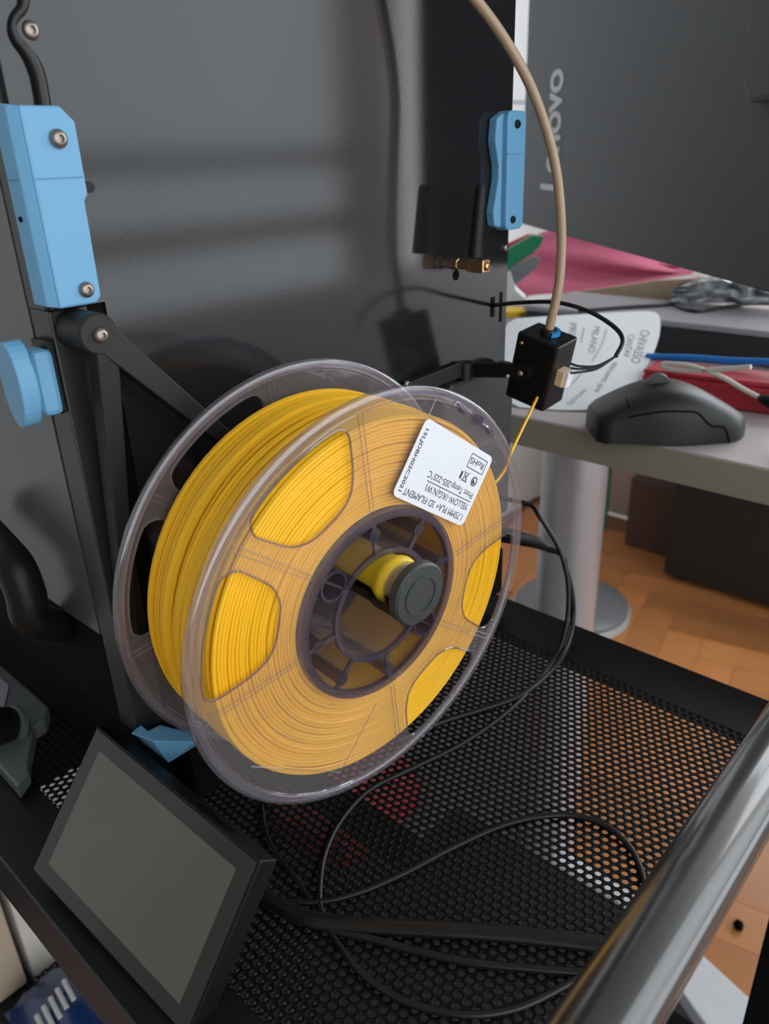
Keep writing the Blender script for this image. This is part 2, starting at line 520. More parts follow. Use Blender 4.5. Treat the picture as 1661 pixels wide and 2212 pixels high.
# black flat cable running down past the top screw
pts = [atY(x, y, 91.5) for x, y in ((54, -20), (50, 15), (34, 36), (27, 58), (36, 85), (62, 118), (80, 155), (90, 200), (96, 240))]
build('flat_cable', tube(spline(pts, 6), list(np.interp(np.arange(49), [0, 18, 34, 48], [1.9, 1.3, 2.7, 2.7])), 8), RUBBER, pr, smooth=60)
pts = [atX(x, y, -97) for x, y in ((-60, 1120), (-5, 1180), (32, 1225), (55, 1280), (68, 1330), (75, 1370))]
pts[-1] = pts[-1] + np.array([10, 0, 0]); pts.append(pts[-1] + np.array([16, 4, -6]))
build('side_hose', tube(spline(pts, 6), 9.5, 14), BLACK, pr, smooth=60)
# blue foot at the corner
ft = [atZ(x, y, -66) for x, y in ((283, 1584), (304, 1566), (320, 1579), (345, 1566), (418, 1584), (424, 1602), (330, 1601))]
fb = [atZ(x, y, -88) for x, y in ((286, 1587), (307, 1569), (323, 1582), (348, 1569), (421, 1600), (424, 1611), (365, 1648))]
fo = build('blue_foot', (ft + fb, [tuple(range(7)), tuple(range(7, 14))[::-1]] + [(k, (k + 1) % 7, (k + 1) % 7 + 7, k + 7) for k in range(7)]), BLUE, pr, bevel=0.4)
build('foot_block', box(-60, 226, 86, 104, -128, -90.3), FRAMEB, pr, bevel=1.5)
# rounded cover near the right edge
build('motor_cover', prism([(150, 84, 47), (158, 82, 53), (170, 81, 55), (222, 81, 55), (228, 84, 51), (228, 84, -60), (150, 84, -60)], (0, 10.5, 0)), mat('cover_grey', (0.03, 0.031, 0.032), 0.45), pr, bevel=3, bseg=3)

# ================================================================== SPOOL HOLDER
RC = (2.0, 14.5)               # axle centre in the spool frame
hold = thing('spool_holder', atY(290, 1400, 90), 'black printed triangular bracket with yellow sleeved axle carrying the spool', 'spool holder')
def bar(p, q, w0, w1, th, side):
    p, q = np.array(p, float), np.array(q, float); d = q - p; d /= np.linalg.norm(d)
    sd = np.array(side, float); sd -= d * (sd @ d); sd /= np.linalg.norm(sd)
    n = np.cross(d, sd) * th
    if n[1] < 0: n = -n
    return prism([p - sd * w0, p + sd * w0, q + sd * w1, q - sd * w1], n)
boss = np.array(atY(214, 722, 74))
build('bracket_boss', lathe([(0, 0), (7.2, 0), (8, .8), (8, 18), (0, 18)], boss, (0, 1, 0), 28), PRINT, hold, smooth=40)
build('bracket_arm', bar(boss + [2, 0.2, -1.5], atY(500, 955, 74), 5.6, 3.6, 9, (1, 0, 1)), PRINT, hold, bevel=0.6)
build('bracket_arm', bar(atY(500, 955, 74) - np.array([3, 0, -3]), spl(RC[0] - 4, 72, RC[1] + 4), 3.6, 6, 9, (1, 0, 1)), PRINT, hold, bevel=0.6)
build('bracket_arm', bar(boss + [2.5, 0.2, -6], np.array(atY(292, 1420, 88)), 4.6, 2.6, 8, (1, 0, 0)), PRINT, hold, bevel=0.6)
build('bracket_arm', bar(np.array(atY(292, 1420, 88)), spl(RC[0] - 5, 78, RC[1] - 6), 3, 6, 6, (0, 0, 1)), PRINT, hold, bevel=0.6)
screw(boss + [0.4, -0.1, -0.4], (0, -1, 0), 3.0, hold)
axd = SP[:, 1]
cap_c = spl(RC[0], -22, RC[1])
cap = build('end_cap', lathe([(0, 0.5), (8.2, .5), (8.3, .0), (9.2, .0), (9.3, .5), (13.6, .5), (14.6, 1.6), (14.6, 5), (13.8, 6), (0, 6)], cap_c, axd, 48), mat('cap_grey', (0.042, 0.047, 0.047), 0.5, bump=0.5, bscale=700), hold, smooth=35)
build('axle_sleeve', lathe([(0, 24.3), (10.6, 24.3), (11.6, 23), (12.1, 21), (11.6, 19), (10.6, 17.5), (10.2, 15), (10.2, 92), (0, 92)][::1], spl(RC[0], -22 - 6.0, RC[1]), axd, 40) if False else
      lathe([(0, 13), (10.8, 13), (11.9, 14.2), (12.2, 16), (11.7, 18), (10.7, 20), (10.2, 24), (10.2, 96), (0, 96)], cap_c, axd, 40), YELT, hold, smooth=40)
build('axle_ring', lathe([(0, 5.5), (9.8, 5.5), (9.8, 13.2), (0, 13.2)], cap_c, axd, 32), mat('bare_metal', (0.50, 0.46, 0.38), 0.4, metal=0.6), hold, smooth=40)
# half-pipe cradle under the sleeve
prof = [(10.6, 20), (10.6, 98), (13.4, 98), (13.4, 20)]
build('cradle', lathe(prof, cap_c, axd, 20, 95, 265, xref=(0, 0, 1), closed=True), BLACK, hold, smooth=40)
prof = [(9.9, 5.8), (9.9, 18), (14.2, 18), (14.2, 5.8)]
build('cradle_lip', lathe(prof, cap_c, axd, 22, 78, 262, xref=(0, 0, 1), closed=True), BLACK, hold, smooth=40)

# ================================================================== SPOOL
spool = thing('filament_spool', spl(0, 30, -100), 'clear plastic spool wound with bright yellow filament hanging on the axle', 'filament spool')
SW = 59.3
def winpoly(base, mirror=False, turn=0):
    P = [(92.6, 103.2), (93, 108), (93, 114), (93, 119), (93, 124), (93, 130), (92.6, 135), (87, 137.6), (82, 137.2), (72, 136), (65.5, 134.2), (60, 129), (58.4, 122), (58.2, 116), (59.5, 110), (63, 105.5), (71, 102.6), (80, 101.7), (88, 101.2)]
    out = []
    for r, a in P:
        a = 284.2 - a if mirror else a
        a += turn
        out.append((r * math.cos(math.radians(a)), r * math.sin(math.radians(a))))
    return chaikin(out, 2)
WINS = [winpoly(0), winpoly(0, True), winpoly(0, False, 180), winpoly(0, True, 180)]
h1 = chaikin([spx(x, y) for x, y in ((987, 865), (1009, 890), (1006, 899), (983, 883))], 2)
h2 = chaikin([spx(x, y) for x, y in ((1043, 916), (1067, 931), (1063, 948), (1045, 929))], 2)
def circ(r, n=128): return [(r * math.cos(2 * math.pi * k / n), r * math.sin(2 * math.pi * k / n)) for k in range(n)]
EX, EZ = SP[:, 0], SP[:, 2]
def flange(w0, front):
    loops = [circ(98.5), circ(45)] + WINS + ([h1, h2] if front else [])
    me = curve_mesh('flange', loops, 1.6)
    fl_ = flat_part('flange', me, CLEAR, spl(0, w0 + (1.0 if front else -1.0), 0), EX, EZ, spool)
    sgn = 1 if front else -1
    rim = [(100, 0.6), (99.4, 0), (96.2, 0), (95.3, 0.9), (95.3, 2.4), (96.2, 3.4), (99.4, 3.4), (100, 2.8)]
    build('rim', lathe([(r, h * sgn) for r, h in rim], spl(0, w0, 0), SP[:, 1], 160, closed=True), CLEARR, fl_, smooth=60)
    y = w0 + (0.1 if front else -0.1)
    for W_ in WINS:
        build('window_edge', tube([spl(p[0], y + sgn * .5, p[1]) for p in W_], 0.5, 6, closed=True), CLEARW, fl_, smooth=True)
    if front:
        for W_ in (h1, h2):
            build('window_edge', tube([spl(p[0], y + .6, p[1]) for p in W_], 0.8, 6, closed=True), CLEARW, fl_, smooth=True)
        nb = spx(1028, 905)
        build('clip_nub', lathe([(0, -3), (2, -3), (2.6, -1), (2.6, 2), (0, 2)], spl(nb[0], w0, nb[1]), SP[:, 1], 16), CLEARE, fl_, smooth=40)
    for a in (97.2, 142.0, 187.4, 276.6, 324.4, 369.4):
        for da in (-0.75, 0.75):
            p = [pol(49, a + da * 1.5, y), pol(94.6, a + da, y)]
            build('ridge', tube(p, 0.3, 6), CLEARR, fl_)
    arcs = [(11, 96), (98.5, 140.8), (143, 186.5), (188.5, 275.5), (278, 323.2), (325.6, 368)]
    for a, b in arcs:
        build('ridge', tube([pol(94.7, t, y) for t in np.linspace(a, b, 20)], 0.4, 6), CLEARR, fl_, smooth=True)
    return fl_
f1 = flange(0.0, True)
f2 = flange(SW, False)
def ridge_px(L): build('ridge', tube([spl(*(lambda q: (q[0], -0.1, q[1]))(spx(x, y))) for x, y in L], 0.3, 6), CLEARR, f1)
ridge_px(((941, 861), (975, 884))); ridge_px(((1058, 955), (1094, 981))); ridge_px(((925, 898), (1072, 1001)))
ridge_px(((543, 1656), (735, 1668), (812, 1520))); ridge_px(((941, 861), (925, 898)))
# hub
hub = build('hub', lathe([(46, 0.2), (46, SW - .2), (43.6, SW - .2), (43.6, .2)], spl(0, 0, 0), SP[:, 1], 96, closed=True), CLEAR, spool, smooth=40)
build('hub_ring', lathe([(46.3, -0.3), (46.3, 2.2), (42.6, 2.2), (42.6, -.3)], spl(0, 0, 0), SP[:, 1], 96, closed=True), CLEARE, hub, smooth=40)
build('hub_ring', lathe([(46.3, SW - 2.2), (46.3, SW + .3), (42.6, SW + .3), (42.6, SW - 2.2)], spl(0, 0, 0), SP[:, 1], 96, closed=True), CLEARE, hub, smooth=40)
bore = build('bore', lathe([(28, .2), (28, SW - .2), (26.4, SW - .2), (26.4, .2)], spl(0, 0, 0), SP[:, 1], 64, closed=True), CLEAR, hub, smooth=40)
build('bore_ring', lathe([(28.3, -.2), (28.3, 1.8), (25.7, 1.8), (25.7, -.2)], spl(0, 0, 0), SP[:, 1], 64, closed=True), CLEARE, hub, smooth=40)
build('bore_ring', lathe([(28.3, SW - 1.8), (28.3, SW + .2), (25.7, SW + .2), (25.7, SW - 1.8)], spl(0, 0, 0), SP[:, 1], 64, closed=True), CLEARE, hub, smooth=40)
for a in (97, 54, 11, -85, -131, -173.5):
    r0, r1 = pol(28, a, 0), pol(43.2, a, 0)
    t = np.cross(SP[:, 1], r1 - r0); t /= np.linalg.norm(t)
    sp_ = build('spoke', obox(r0 - t * .9, t * 1.8, r1 - r0, SP[:, 1] * (SW - .5)), CLEAR, hub)
    build('spoke_edge', obox(r0 - t * 1.2, t * 2.4, r1 - r0, SP[:, 1] * 1.6), CLEARE, hub)
    build('screw_post', lathe([(0, 0), (3.1, 0), (3.1, SW - 4), (0, SW - 4)], pol(37.8, a, 0.0), SP[:, 1], 16), CLEARE, hub, smooth=40)
for a in (142, -40):
    build('guide_ring', lathe([(7.2, 0), (7.2, 10), (6.0, 10), (6.0, 0)], pol(35.4, a, 0), SP[:, 1], 28, closed=True), CLEARE, hub, smooth=40)
    build('guide_bar', obox(pol(28.4, a, 0.5) + SP[:, 0] * 0, pol(42.8, a, 0.5) - pol(28.4, a, .5), SP[:, 2] * 1.2, SP[:, 1] * 4), CLEARE, hub)
# wound filament: concentric strands, each a slightly wandering ring
def strand(r, w0, seg=120, amp=0.5, a_off=0.0, wamp=0.5, rad=0.88, sides=6):
    ph = rng.uniform(0, 6.28, 4); k1, k2 = rng.integers(1, 4), rng.integers(2, 6)
    pts = []
    for k in range(seg):
        a = 2 * math.pi * k / seg
        rr = r + amp * (0.6 * math.sin(k1 * a + ph[0]) + 0.4 * math.sin(k2 * a + ph[1]))
        ww = w0 + wamp * (math.sin(a + ph[2]) * .7 + .3 * math.sin(k2 * a + ph[3]))
        pts.append(spl(rr * math.cos(a), ww, rr * math.sin(a)))
    return tube(pts, rad, sides, closed=True)
gs = [lathe([(46.6, 4.2), (84.8, 4.4), (85.2, 5.2), (85.2, 53.4), (84.8, 54.4), (46.6, 54.6)], spl(0, 0, 0), SP[:, 1], 96, closed=True)]
for k in range(24):                                   # front and back faces of the coil
    r = 47.4 + k * 1.66
    gs.append(strand(r, 3.7 + rng.uniform(-.15, .25), amp=0.35, wamp=0.22, rad=0.92))
    gs.append(strand(r, 55.0 + rng.uniform(-.2, .2), amp=0.3, wamp=0.2, rad=0.9, sides=5, seg=80))
wpos = 4.2
while wpos < 55.3:                                    # outer layer
    gs.append(strand(85.6 + rng.uniform(-.35, .75), wpos, amp=0.35, wamp=0.75, rad=0.9))
    wpos += rng.uniform(1.35, 1.95)
for k in range(16):
    gs.append(strand(86.6 + rng.uniform(-.2, .5), rng.uniform(5, 54), amp=0.5, wamp=1.4, rad=0.88))
wind = build('filament_winding', merge(*gs), YELL, spool, smooth=True)
# loose end running up to the sensor
SB = atD(1206, 750, 450)       # near top corner of the sensor box
q0 = atD(1149, 882, 462)
a1, b1 = spx(1108, 968, 30)
q1 = spl(a1, 30, b1)
a2, b2 = spx(1080, 1030, 34)
build('filament_strand', tube(spline([pol(86.6, -2, 36), spl(a2, 34, b2), q1, q0, q0 + (q0 - q1) * 0.3], 8), 0.9, 8), YELL, spool, smooth=True)

# label on the front flange
LC = np.array([38.0, 52.6])
uu = np.array([-46.0, 31.5]); uu /= np.linalg.norm(uu)
vv = np.array([-uu[1], uu[0]])
if vv @ LC > 0: vv = -vv
LW, LH = 56.0, 36.0
U3 = EX * uu[0] + EZ * uu[1]; V3 = EX * vv[0] + EZ * vv[1]
def lab3(x, y, lift=0.0): 
    q = LC + uu * x + vv * y
    return spl(q[0], -0.35 - lift, q[1])
rr_ = []
for cx_, cy_, a0 in ((LW / 2 - 3, LH / 2 - 3, 0), (-LW / 2 + 3, LH / 2 - 3, 90), (-LW / 2 + 3, -LH / 2 + 3, 180), (LW / 2 - 3, -LH / 2 + 3, 270)):
    for k in range(7):
        a = math.radians(a0 + 15 * k); rr_.append((cx_ + 3 * math.cos(a), cy_ + 3 * math.sin(a)))
lab = flat_part('label', curve_mesh('label', [rr_], 0.3), WHITE, lab3(0, 0), U3, V3, spool)
lab['label'] = 'white rounded filament label with black print'
def ltext(s, size, x, y, width=None, rot=0, bold=0.0, name='lettering'):
    me = text_mesh(name, s, size, 0.02, width=width, bold=bold)
    c, d = math.cos(rot), math.sin(rot)
    return flat_part(name, me, INK, lab3(x, y, .2), U3 * c + V3 * d, -U3 * d + V3 * c, lab)
ltext('1.75MM PLA+ 3D FILAMENT', 4.6, -25.5, 12.6, 47)
ltext('YELLOW-1KG(N.W)', 4.6, -25.5, 7.2, 35)
ltext('Print Temp:205-225°C', 4.4, -25.5, 1.4, 37)
ltext('15LJDBH02C2021', 2.9, 25.6, -14.6, 29, rot=math.pi / 2, bold=0.04)
def lrule(x0, y0, x1, y1, t=0.35):
    d = np.array([x1 - x0, y1 - y0]); d /= np.linalg.norm(d); n = np.array([-d[1], d[0]]) * t / 2
    P = [(x0 + n[0], y0 + n[1]), (x1 + n[0], y1 + n[1]), (x1 - n[0], y1 - n[1]), (x0 - n[0], y0 - n[1])]
    return prism([lab3(*p, .16) for p in P], -SP[:, 1] * 0.1)
build('rule', lrule(-25.5, 5.8, 10.5, 5.8), INK, lab)
build('rule', merge(lrule(-25, -14.8, -11.5, -14.8), lrule(-25, -8.2, -11.5, -8.2), lrule(-25, -14.8, -25, -8.2), lrule(-11.5, -14.8, -11.5, -8.2)), INK, lab)
ltext('RoHS', 4.4, -23.9, -13.2, 11.2)
ring = [(2.3, 0), (2.3, .1), (1.75, .1), (1.75, 0)]
build('recycling_mark', merge(lathe(ring, lab3(-21.5, -3.6, .16), -SP[:, 1], 24, closed=True), lathe([(0, 0), (1.35, 0), (1.35, .1), (0, .1)], lab3(-21.5, -3.6, .16), -SP[:, 1], 20, 0, 210)), INK, lab)
build('bin_mark', merge(lrule(-16.2, -1.2, -11.6, -6.2, .3), lrule(-11.6, -1.2, -16.2, -6.2, .3), lrule(-15.3, -1.8, -14.8, -5.6, .25), lrule(-12.5, -1.8, -13, -5.6, .25), lrule(-15.6, -1.7, -12.2, -1.7, .4), lrule(-14.8, -5.6, -13, -5.6, .25)), INK, lab)
build('bar_mark', lrule(-10.2, -1.8, -10.2, -5.4, 1.3), INK, lab)

# ================================================================== FILAMENT SENSOR AND TUBE
dsc = 450.0 / 430.0
e1 = np.array([-0.9, 26.4, 6.1]) * dsc; e2 = np.array([22.8, 0.4, 1.8]) * dsc; e3 = np.array([3.0, 9.5, -40.4]) * dsc
sen = thing('filament_sensor', SB + e3, 'small black filament sensor box on an arm beside the printer edge', 'sensor')
bod = build('sensor_body', obox(SB, e1, e2, e3), BLACK, sen, bevel=1.6)
ct = SB + e1 * 0.5 + e2 * 0.5
upv = -e3 / np.linalg.norm(e3)
build('tube_collar', lathe([(0, -1), (5.2, -1), (5.2, 2.2), (4.2, 3.4), (0, 3.4)], ct, upv, 24), BLACK, bod, smooth=40)
build('collar_clip', lathe([(5.0, .4), (5.0, 3.0), (6.9, 3.0), (6.9, .4)], ct, upv, 20, -135, 35, xref=e2, closed=True), BLUE2, bod, smooth=40)
n1 = e1 / np.linalg.norm(e1); n2 = e2 / np.linalg.norm(e2)
fc = SB + e3 * 0.52 + e2 * 0.0 + e1 * 0.55          # the face towards the printer edge
build('hinge_lug', lathe([(0, 0), (6.0, 0), (6.0, 2.4), (0, 2.4)], SB + e1 * 0.62 + e3 * 0.50, -n2, 24), BLACK, bod, smooth=40)
build('hinge_lug', lathe([(0, 3.6), (6.0, 3.6), (6.0, 6.0), (0, 6.0)], SB + e1 * 0.62 + e3 * 0.50, -n2, 24), BLACK, bod, smooth=40)
screw(SB + e1 * 0.62 + e3 * 0.50 - n2 * 6, -n2, 2.0, bod)
screw(SB + e1 * 0.25 + e3 * 0.90, -n2, 1.2, bod, GOLD)
screw(SB + e1 * 0.85 + e3 * 0.14, -n2, 1.2, bod, GOLD)
cn = SB + e2 * 0.25 + e3 * 0.38
build('connector', obox(cn - n1 * 5, n1 * 5.5, n2 * 9, e3 / np.linalg.norm(e3) * 10), mat('cream_connector', (0.78, 0.60, 0.40), 0.45), bod, bevel=0.5)
cn2 = cn - n1 * 5
# arm to the panel
def beam(P, h, d):
    G = []
    for a, b in zip(P[:-1], P[1:]):
        a, b = np.array(a, float), np.array(b, float); t = b - a; t /= np.linalg.norm(t)
        s = np.cross(t, (0, 0, 1)); s /= np.linalg.norm(s)
        G.append(obox(a - s * d / 2 - np.array([0, 0, h / 2]) - t * d * .3, (b - a) + t * d * .6, s * d, (0, 0, h)))
    return merge(*G)
arm = build('sensor_arm', beam([(124, 92, 56), (160, 82, 62), (174, 79, 60)], 10, 6), BLACK, sen, bevel=0.8)
build('sensor_arm', beam([(172, 79, 60), SB + e1 * 0.75 + e3 * 0.5 - n2 * 4], 9, 4), BLACK, sen, bevel=0.8)
build('arm_boss', lathe([(0, 0), (5, 0), (5, 11), (0, 11)], (166, 80, 55), (0, 0, 1), 24), BLACK, sen, smooth=40)
screw(atY(878, 830, 88), (0, -1, 0), 2.4, arm)
screw(atY(1096, 813, 50), -n2 * .4 + np.array([0, -1, 0]), 1.6, arm)
# beige filament guide tube
TB = mat('beige_tube', (0.40, 0.28, 0.18), 0.25, spec=0.6, var=0.05)
dep = lambda k: 462 - 92 * k
pp = [ct + upv * 2]
for i, (x, y) in enumerate(((1208, 605), (1212, 480), (1196, 340), (1152, 200), (1092, 88), (1020, -10), (930, -110))):
    pp.append(atD(x, y, 462 - 13.0 * (i + 1)))
tb = build('guide_tube', tube(spline(pp, 10), 2.75, 14), TB, None, smooth=True)
tag(tb, 'translucent beige filament guide tube rising in an arc from the sensor box', 'tube')
# thin wires from the connector into the panel slot
wpts = [atD(1246, 795, 445), atD(1290, 793, 442), atD(1330, 770, 442), atD(1345, 735, 445), atD(1325, 705, 450), atD(1270, 672, 458), atD(1200, 653, 470), atD(1120, 654, 485), np.array([216.5, 95, 91.5])]
sw = thing('sensor_cable', wpts[4], 'thin black three wire sensor cable looping into the panel slot', 'cable')
build('wire_sleeve', tube(spline(wpts[2:], 8), 1.35, 8), RUBBER, sw, smooth=True)
for k, off in enumerate((-6, 0, 7)):
    build('wire', tube(spline([atD(1232, 795 + off * 1.6, 441), atD(1252, 797 + off, 441), atD(1290, 793 + off * .5, 442), atD(1330, 770, 442)], 8), 0.7, 6), RUBBER, sw, smooth=True)
build('plug', obox(cn2 - n1 * 2.2 + n2 * 1.0, n1 * 2.4, n2 * 7, e3 / np.linalg.norm(e3) * 10), mat('white_plug', (0.8, 0.78, 0.82), .4), sw, bevel=.4)

# ================================================================== CART
SZ = -143.0
cart = thing('utility_cart', (48, 120, FLOORZ), 'black metal utility cart with perforated shelves and a tube handle', 'cart')
X0, X1, Y0, Y1 = -142.5, 239.0, -130.0, 470.0
PX0, PX1, PY0, PY1 = -104.5, 198.0, -117.0, 440.0
p_ = 4.95; rx = p_ * math.sqrt(3) / 2; cr = p_ / math.sqrt(3); hr = 1.70
ctr = []
ni = int((PX1 - PX0) / rx)
for i in range(ni + 1):
    y = PY0 + (p_ / 2 if i % 2 else 0)
    while y < PY1:
        ctr.append((PX0 + i * rx, y)); y += p_
ctr = np.array(ctr); nh = len(ctr)
ao = np.arange(12) * math.pi / 6
ro = np.where(np.arange(12) % 2 == 0, cr, cr * math.cos(math.pi / 6))
O = np.c_[ro * np.cos(ao), ro * np.sin(ao), np.zeros(12)]
I = np.c_[hr * np.cos(ao), hr * np.sin(ao), np.zeros(12)]
B_ = I + [0, 0, -0.8]
cell = np.concatenate([O, I, B_])
V = (cell[None] + np.c_[ctr, np.full(nh, 0.0)][:, None]).reshape(-1, 3)
q = []
for k in range(12):
    k2 = (k + 1) % 12
    q.append((k, k2, 12 + k2, 12 + k)); q.append((12 + k, 12 + k2, 24 + k2, 24 + k))
q = np.array(q)
Q = (q[None] + (np.arange(nh) * 36)[:, None, None]).reshape(-1, 4)
org = np.array([(PX0 + PX1) / 2, (PY0 + PY1) / 2, 0])
me = bpy.data.meshes.new('perforated_sheet')
me.vertices.add(len(V)); me.vertices.foreach_set('co', ((V - org) * K).ravel())
me.loops.add(len(Q) * 4); me.loops.foreach_set('vertex_index', Q.ravel().astype(np.int32))
me.polygons.add(len(Q)); me.polygons.foreach_set('loop_start', (np.arange(len(Q)) * 4).astype(np.int32))
me.update(calc_edges=True)
me.materials.append(CARTM)
LZ = -476.0
for z in (SZ, LZ):
    link('perforated_sheet', me, org + [0, 0, z], cart)
    m_ = 2.2
    xa, xb, ya, yb = PX0 - m_, PX0 + ni * rx + m_, PY0 - 1.5, PY1 + .5
    build('shelf_border', merge(box(X0, xa, Y0, Y1, z - 1.2, z - .05), box(xb, X1, Y0, Y1, z - 1.2, z - .05), box(xa, xb, Y0, ya, z - 1.2, z - .05), box(xa, xb, yb, Y1, z - 1.2, z - .05)),
          mat('cart_border', (0.008, 0.0085, 0.009), 0.42, spec=0.22, var=0.5, scale=25, bump=0.12, bscale=200), cart)
    build('shelf_lip', merge(box(X0 - 1.2, X0, Y0, Y1, z - 40, z - .4), box(X1, X1 + 1.2, Y0, Y1, z - 40, z - .4), box(X0, X1, Y0 - 1.2, Y0, z - 40, z - .4), box(X0, X1, Y1, Y1 + 1.2, z - 40, z - .4)),
          mat('cart_lip', (0.030, 0.031, 0.036), 0.3, spec=0.7), cart)
build('handle_tube', tube([(-260, -154, -41), (-150, -154, -41), (100, -154, -41), (250, -154, -41)], 12.5, 32), TUBEM, cart, smooth=True)
for px_, py_ in ((232, -154), (232, 478), (-152, 478)):
    build('corner_leg', box(px_ + 8, px_ + 28, py_ - 8, py_ + 14, FLOORZ + 1, -46 if py_ < 0 else 0), CARTM, cart, bevel=2)

# ================================================================== TOUCHSCREEN
sc_ = 394.0
dT, dR, dB, dL = 1.0, 0.0, 0.0, 0.0
Tq, Rq, Bq, Lq = [ray(*p) for p in ((208, 1568), (561, 1862), (425, 2272), (83, 1896))]
sol = np.linalg.solve(np.c_[-Rq, Bq, -Lq], -Tq)
T3 = CT + Tq * sc_; R3 = CT + Rq * sc_ * sol[0]; L3 = CT + Lq * sc_ * sol[2]
ea = R3 - T3; eb = L3 - T3
na = ea / np.linalg.norm(ea); eb = eb - na * (eb @ na) * 0.55; nb_ = eb / np.linalg.norm(eb)
nn = np.cross(ea, eb); nn /= np.linalg.norm(nn)
if nn[0] < 0: nn = -nn                       # into the body, away from the camera
ts = thing('touchscreen', T3 + eb + ea * .5, 'small black framed touchscreen with a blank display coloured like a grey reflection leaning on the shelf', 'touchscreen')
body = build('screen_body', obox(T3 + nn * .6, ea, eb, nn * 13), mat('screen_case', (0.008, 0.008, 0.0085), 0.4, spec=.3), ts, bevel=0.8)
lo_, hi_ = 0.05, 0.95
gl = build('cover_glass', obox(T3 + ea * .012 + eb * .015, ea * .976, eb * .97, nn * .8), mat('cover_glass', (0.036, 0.034, 0.030), 0.12, spec=0.5), ts, bevel=0.2)
build('display', obox(T3 + ea * .075 + eb * .115 - nn * .06, ea * .845, eb * .775, nn * .3), mat('display_reflection', (0.125, 0.12, 0.105), 0.16, spec=0.5, var=0.02), ts)  # grey reflection of the room put into the base colour
build('card_slot', obox(T3 + ea * .62 - eb * .004 + nn * 4, ea * .2, eb * .01, nn * 4), DARK, body)
build('rear_stand', obox(T3 + ea * .35 + eb * .45 + nn * 13.5, ea * .3, eb * .5, nn * 16), BLACK, ts, bevel=1)

# ================================================================== CABLES ON THE SHELF
def shelf_cable(px, r, label, z=None, air=(), name='cable', flat=None, n=8, m=None, grp=None):
    P = list(air) + [atZ(x, y, (SZ + r + 0.1) if z is None else z) for x, y in px]
    o = build(name, tube(spline(P, n), r, 10, flat=flat), m or RUBBER, None, smooth=True)
    return tag(o, label, 'cable', grp)
air = [np.array([200.0, 88, -38]), atY(1138, 1088, 62), atY(1165, 1115, 50), atY(1205, 1180, 36), atY(1224, 1240, 28), atY(1228, 1300, 22), atY(1222, 1355, 18), atZ(1205, 1410, -137)]
shelf_cable(((1170, 1462), (1100, 1535), (1000, 1605), (900, 1655), (800, 1705), (735, 1775), (700, 1850), (690, 1930), (697, 1975), (730, 2040), (790, 2110), (880, 2165), (1000, 2192), (1110, 2180), (1210, 2135), (1300, 2080)), 1.7,
            'long thin black cable sweeping from behind the spool around the shelf', air=air)
air2 = [np.array([205.0, 80, -72]), atY(1200, 1190, 40), atY(1222, 1230, 33), atY(1236, 1290, 28), atY(1236, 1350, 24), atZ(1220, 1405, -136)]
shelf_cable(((1190, 1450), (1130, 1500), (1050, 1530), (960, 1558), (860, 1600)), 2.0, 'thick black cable with a plug dropping beside the spool onto the shelf', air=air2, name='plug_cable')
us = build('usb_plug', tube([np.array([185.0, 84, -58]), atY(1100, 1155, 57), atY(1160, 1172, 50), atY(1195, 1190, 44)], [4.2, 4.6, 4.4, 2.2], 12), BLACK, None, smooth=60)
tag(us, 'stubby black plug hanging beside the spool rim', 'plug')
shelf_cable(((560, 1925), (600, 1944), (680, 1950), (770, 1930), (870, 1888), (980, 1830), (1080, 1785), (1160, 1765), (1240, 1762), (1310, 1785), (1360, 1830), (1388, 1890), (1400, 1960), (1420, 2010)), 1.7,
            'thin black cable running from the touchscreen in a wide loop under the tube handle')
shelf_cable(((560, 1930), (620, 1965), (690, 1990), (800, 2000), (950, 2008), (1100, 2018), (1290, 2040), (1400, 2065)), 2.9,
            'thickest flat black cable running straight from the touchscreen across the shelf', flat=1.5)
shelf_cable(((640, 1980), (720, 2010), (800, 2028), (900, 2055), (1020, 2080), (1140, 2092), (1300, 2105)), 2.0,
            'dark cable lying just beside the thickest flat cable')
shelf_cable(((565, 1740), (572, 1790), (590, 1835), (640, 1900), (680, 1960)), 1.3, 'short thin dark cable behind the touchscreen corner')

# grey plate with a black knob beside the printer
gp = thing('mounting_plate', atZ(50, 1600, SZ), 'grey translucent plastic mounting plate with a black knob lying beside the printer', 'mounting plate')
GREYP = mat('grey_translucent', (0.12, 0.13, 0.13), 0.3)
build('plate', prism([atZ(x, y, SZ + 12) for x, y in ((-40, 1370), (0, 1398), (62, 1462), (100, 1500), (103, 1532), (95, 1556), (74, 1570), (60, 1640), (60, 1665), (37, 1698), (-40, 1610))], (0, 0, -10)), GREYP, gp, bevel=1)
build('plate_rib', tube([atZ(x, y, SZ + 13) for x, y in ((-10, 1412), (58, 1478), (95, 1512))], 1.2, 6), GREYP, gp)
build('knob', lathe([(0, 0), (11, 0), (12, 2), (12, 20), (0, 20)], atZ(20, 1570, SZ + 14), np.array([-0.75, -0.1, 0.5]), 24), BLACK, gp, smooth=40)
build('knob_collar', lathe([(0, 0), (13.2, 0), (13.2, 3), (0, 3)], atZ(32, 1572, SZ + 12.5), np.array([-0.75, -0.1, 0.5]), 24), GREYP, gp, smooth=40)
build('pale_patch', prism([atZ(x, y, SZ + 13) for x, y in ((-30, 1440), (0, 1463), (19, 1480), (8, 1530), (-30, 1535))], (0, 0, -1)), mat('lilac_plastic', (0.30, 0.27, 0.32), 0.5), gp)

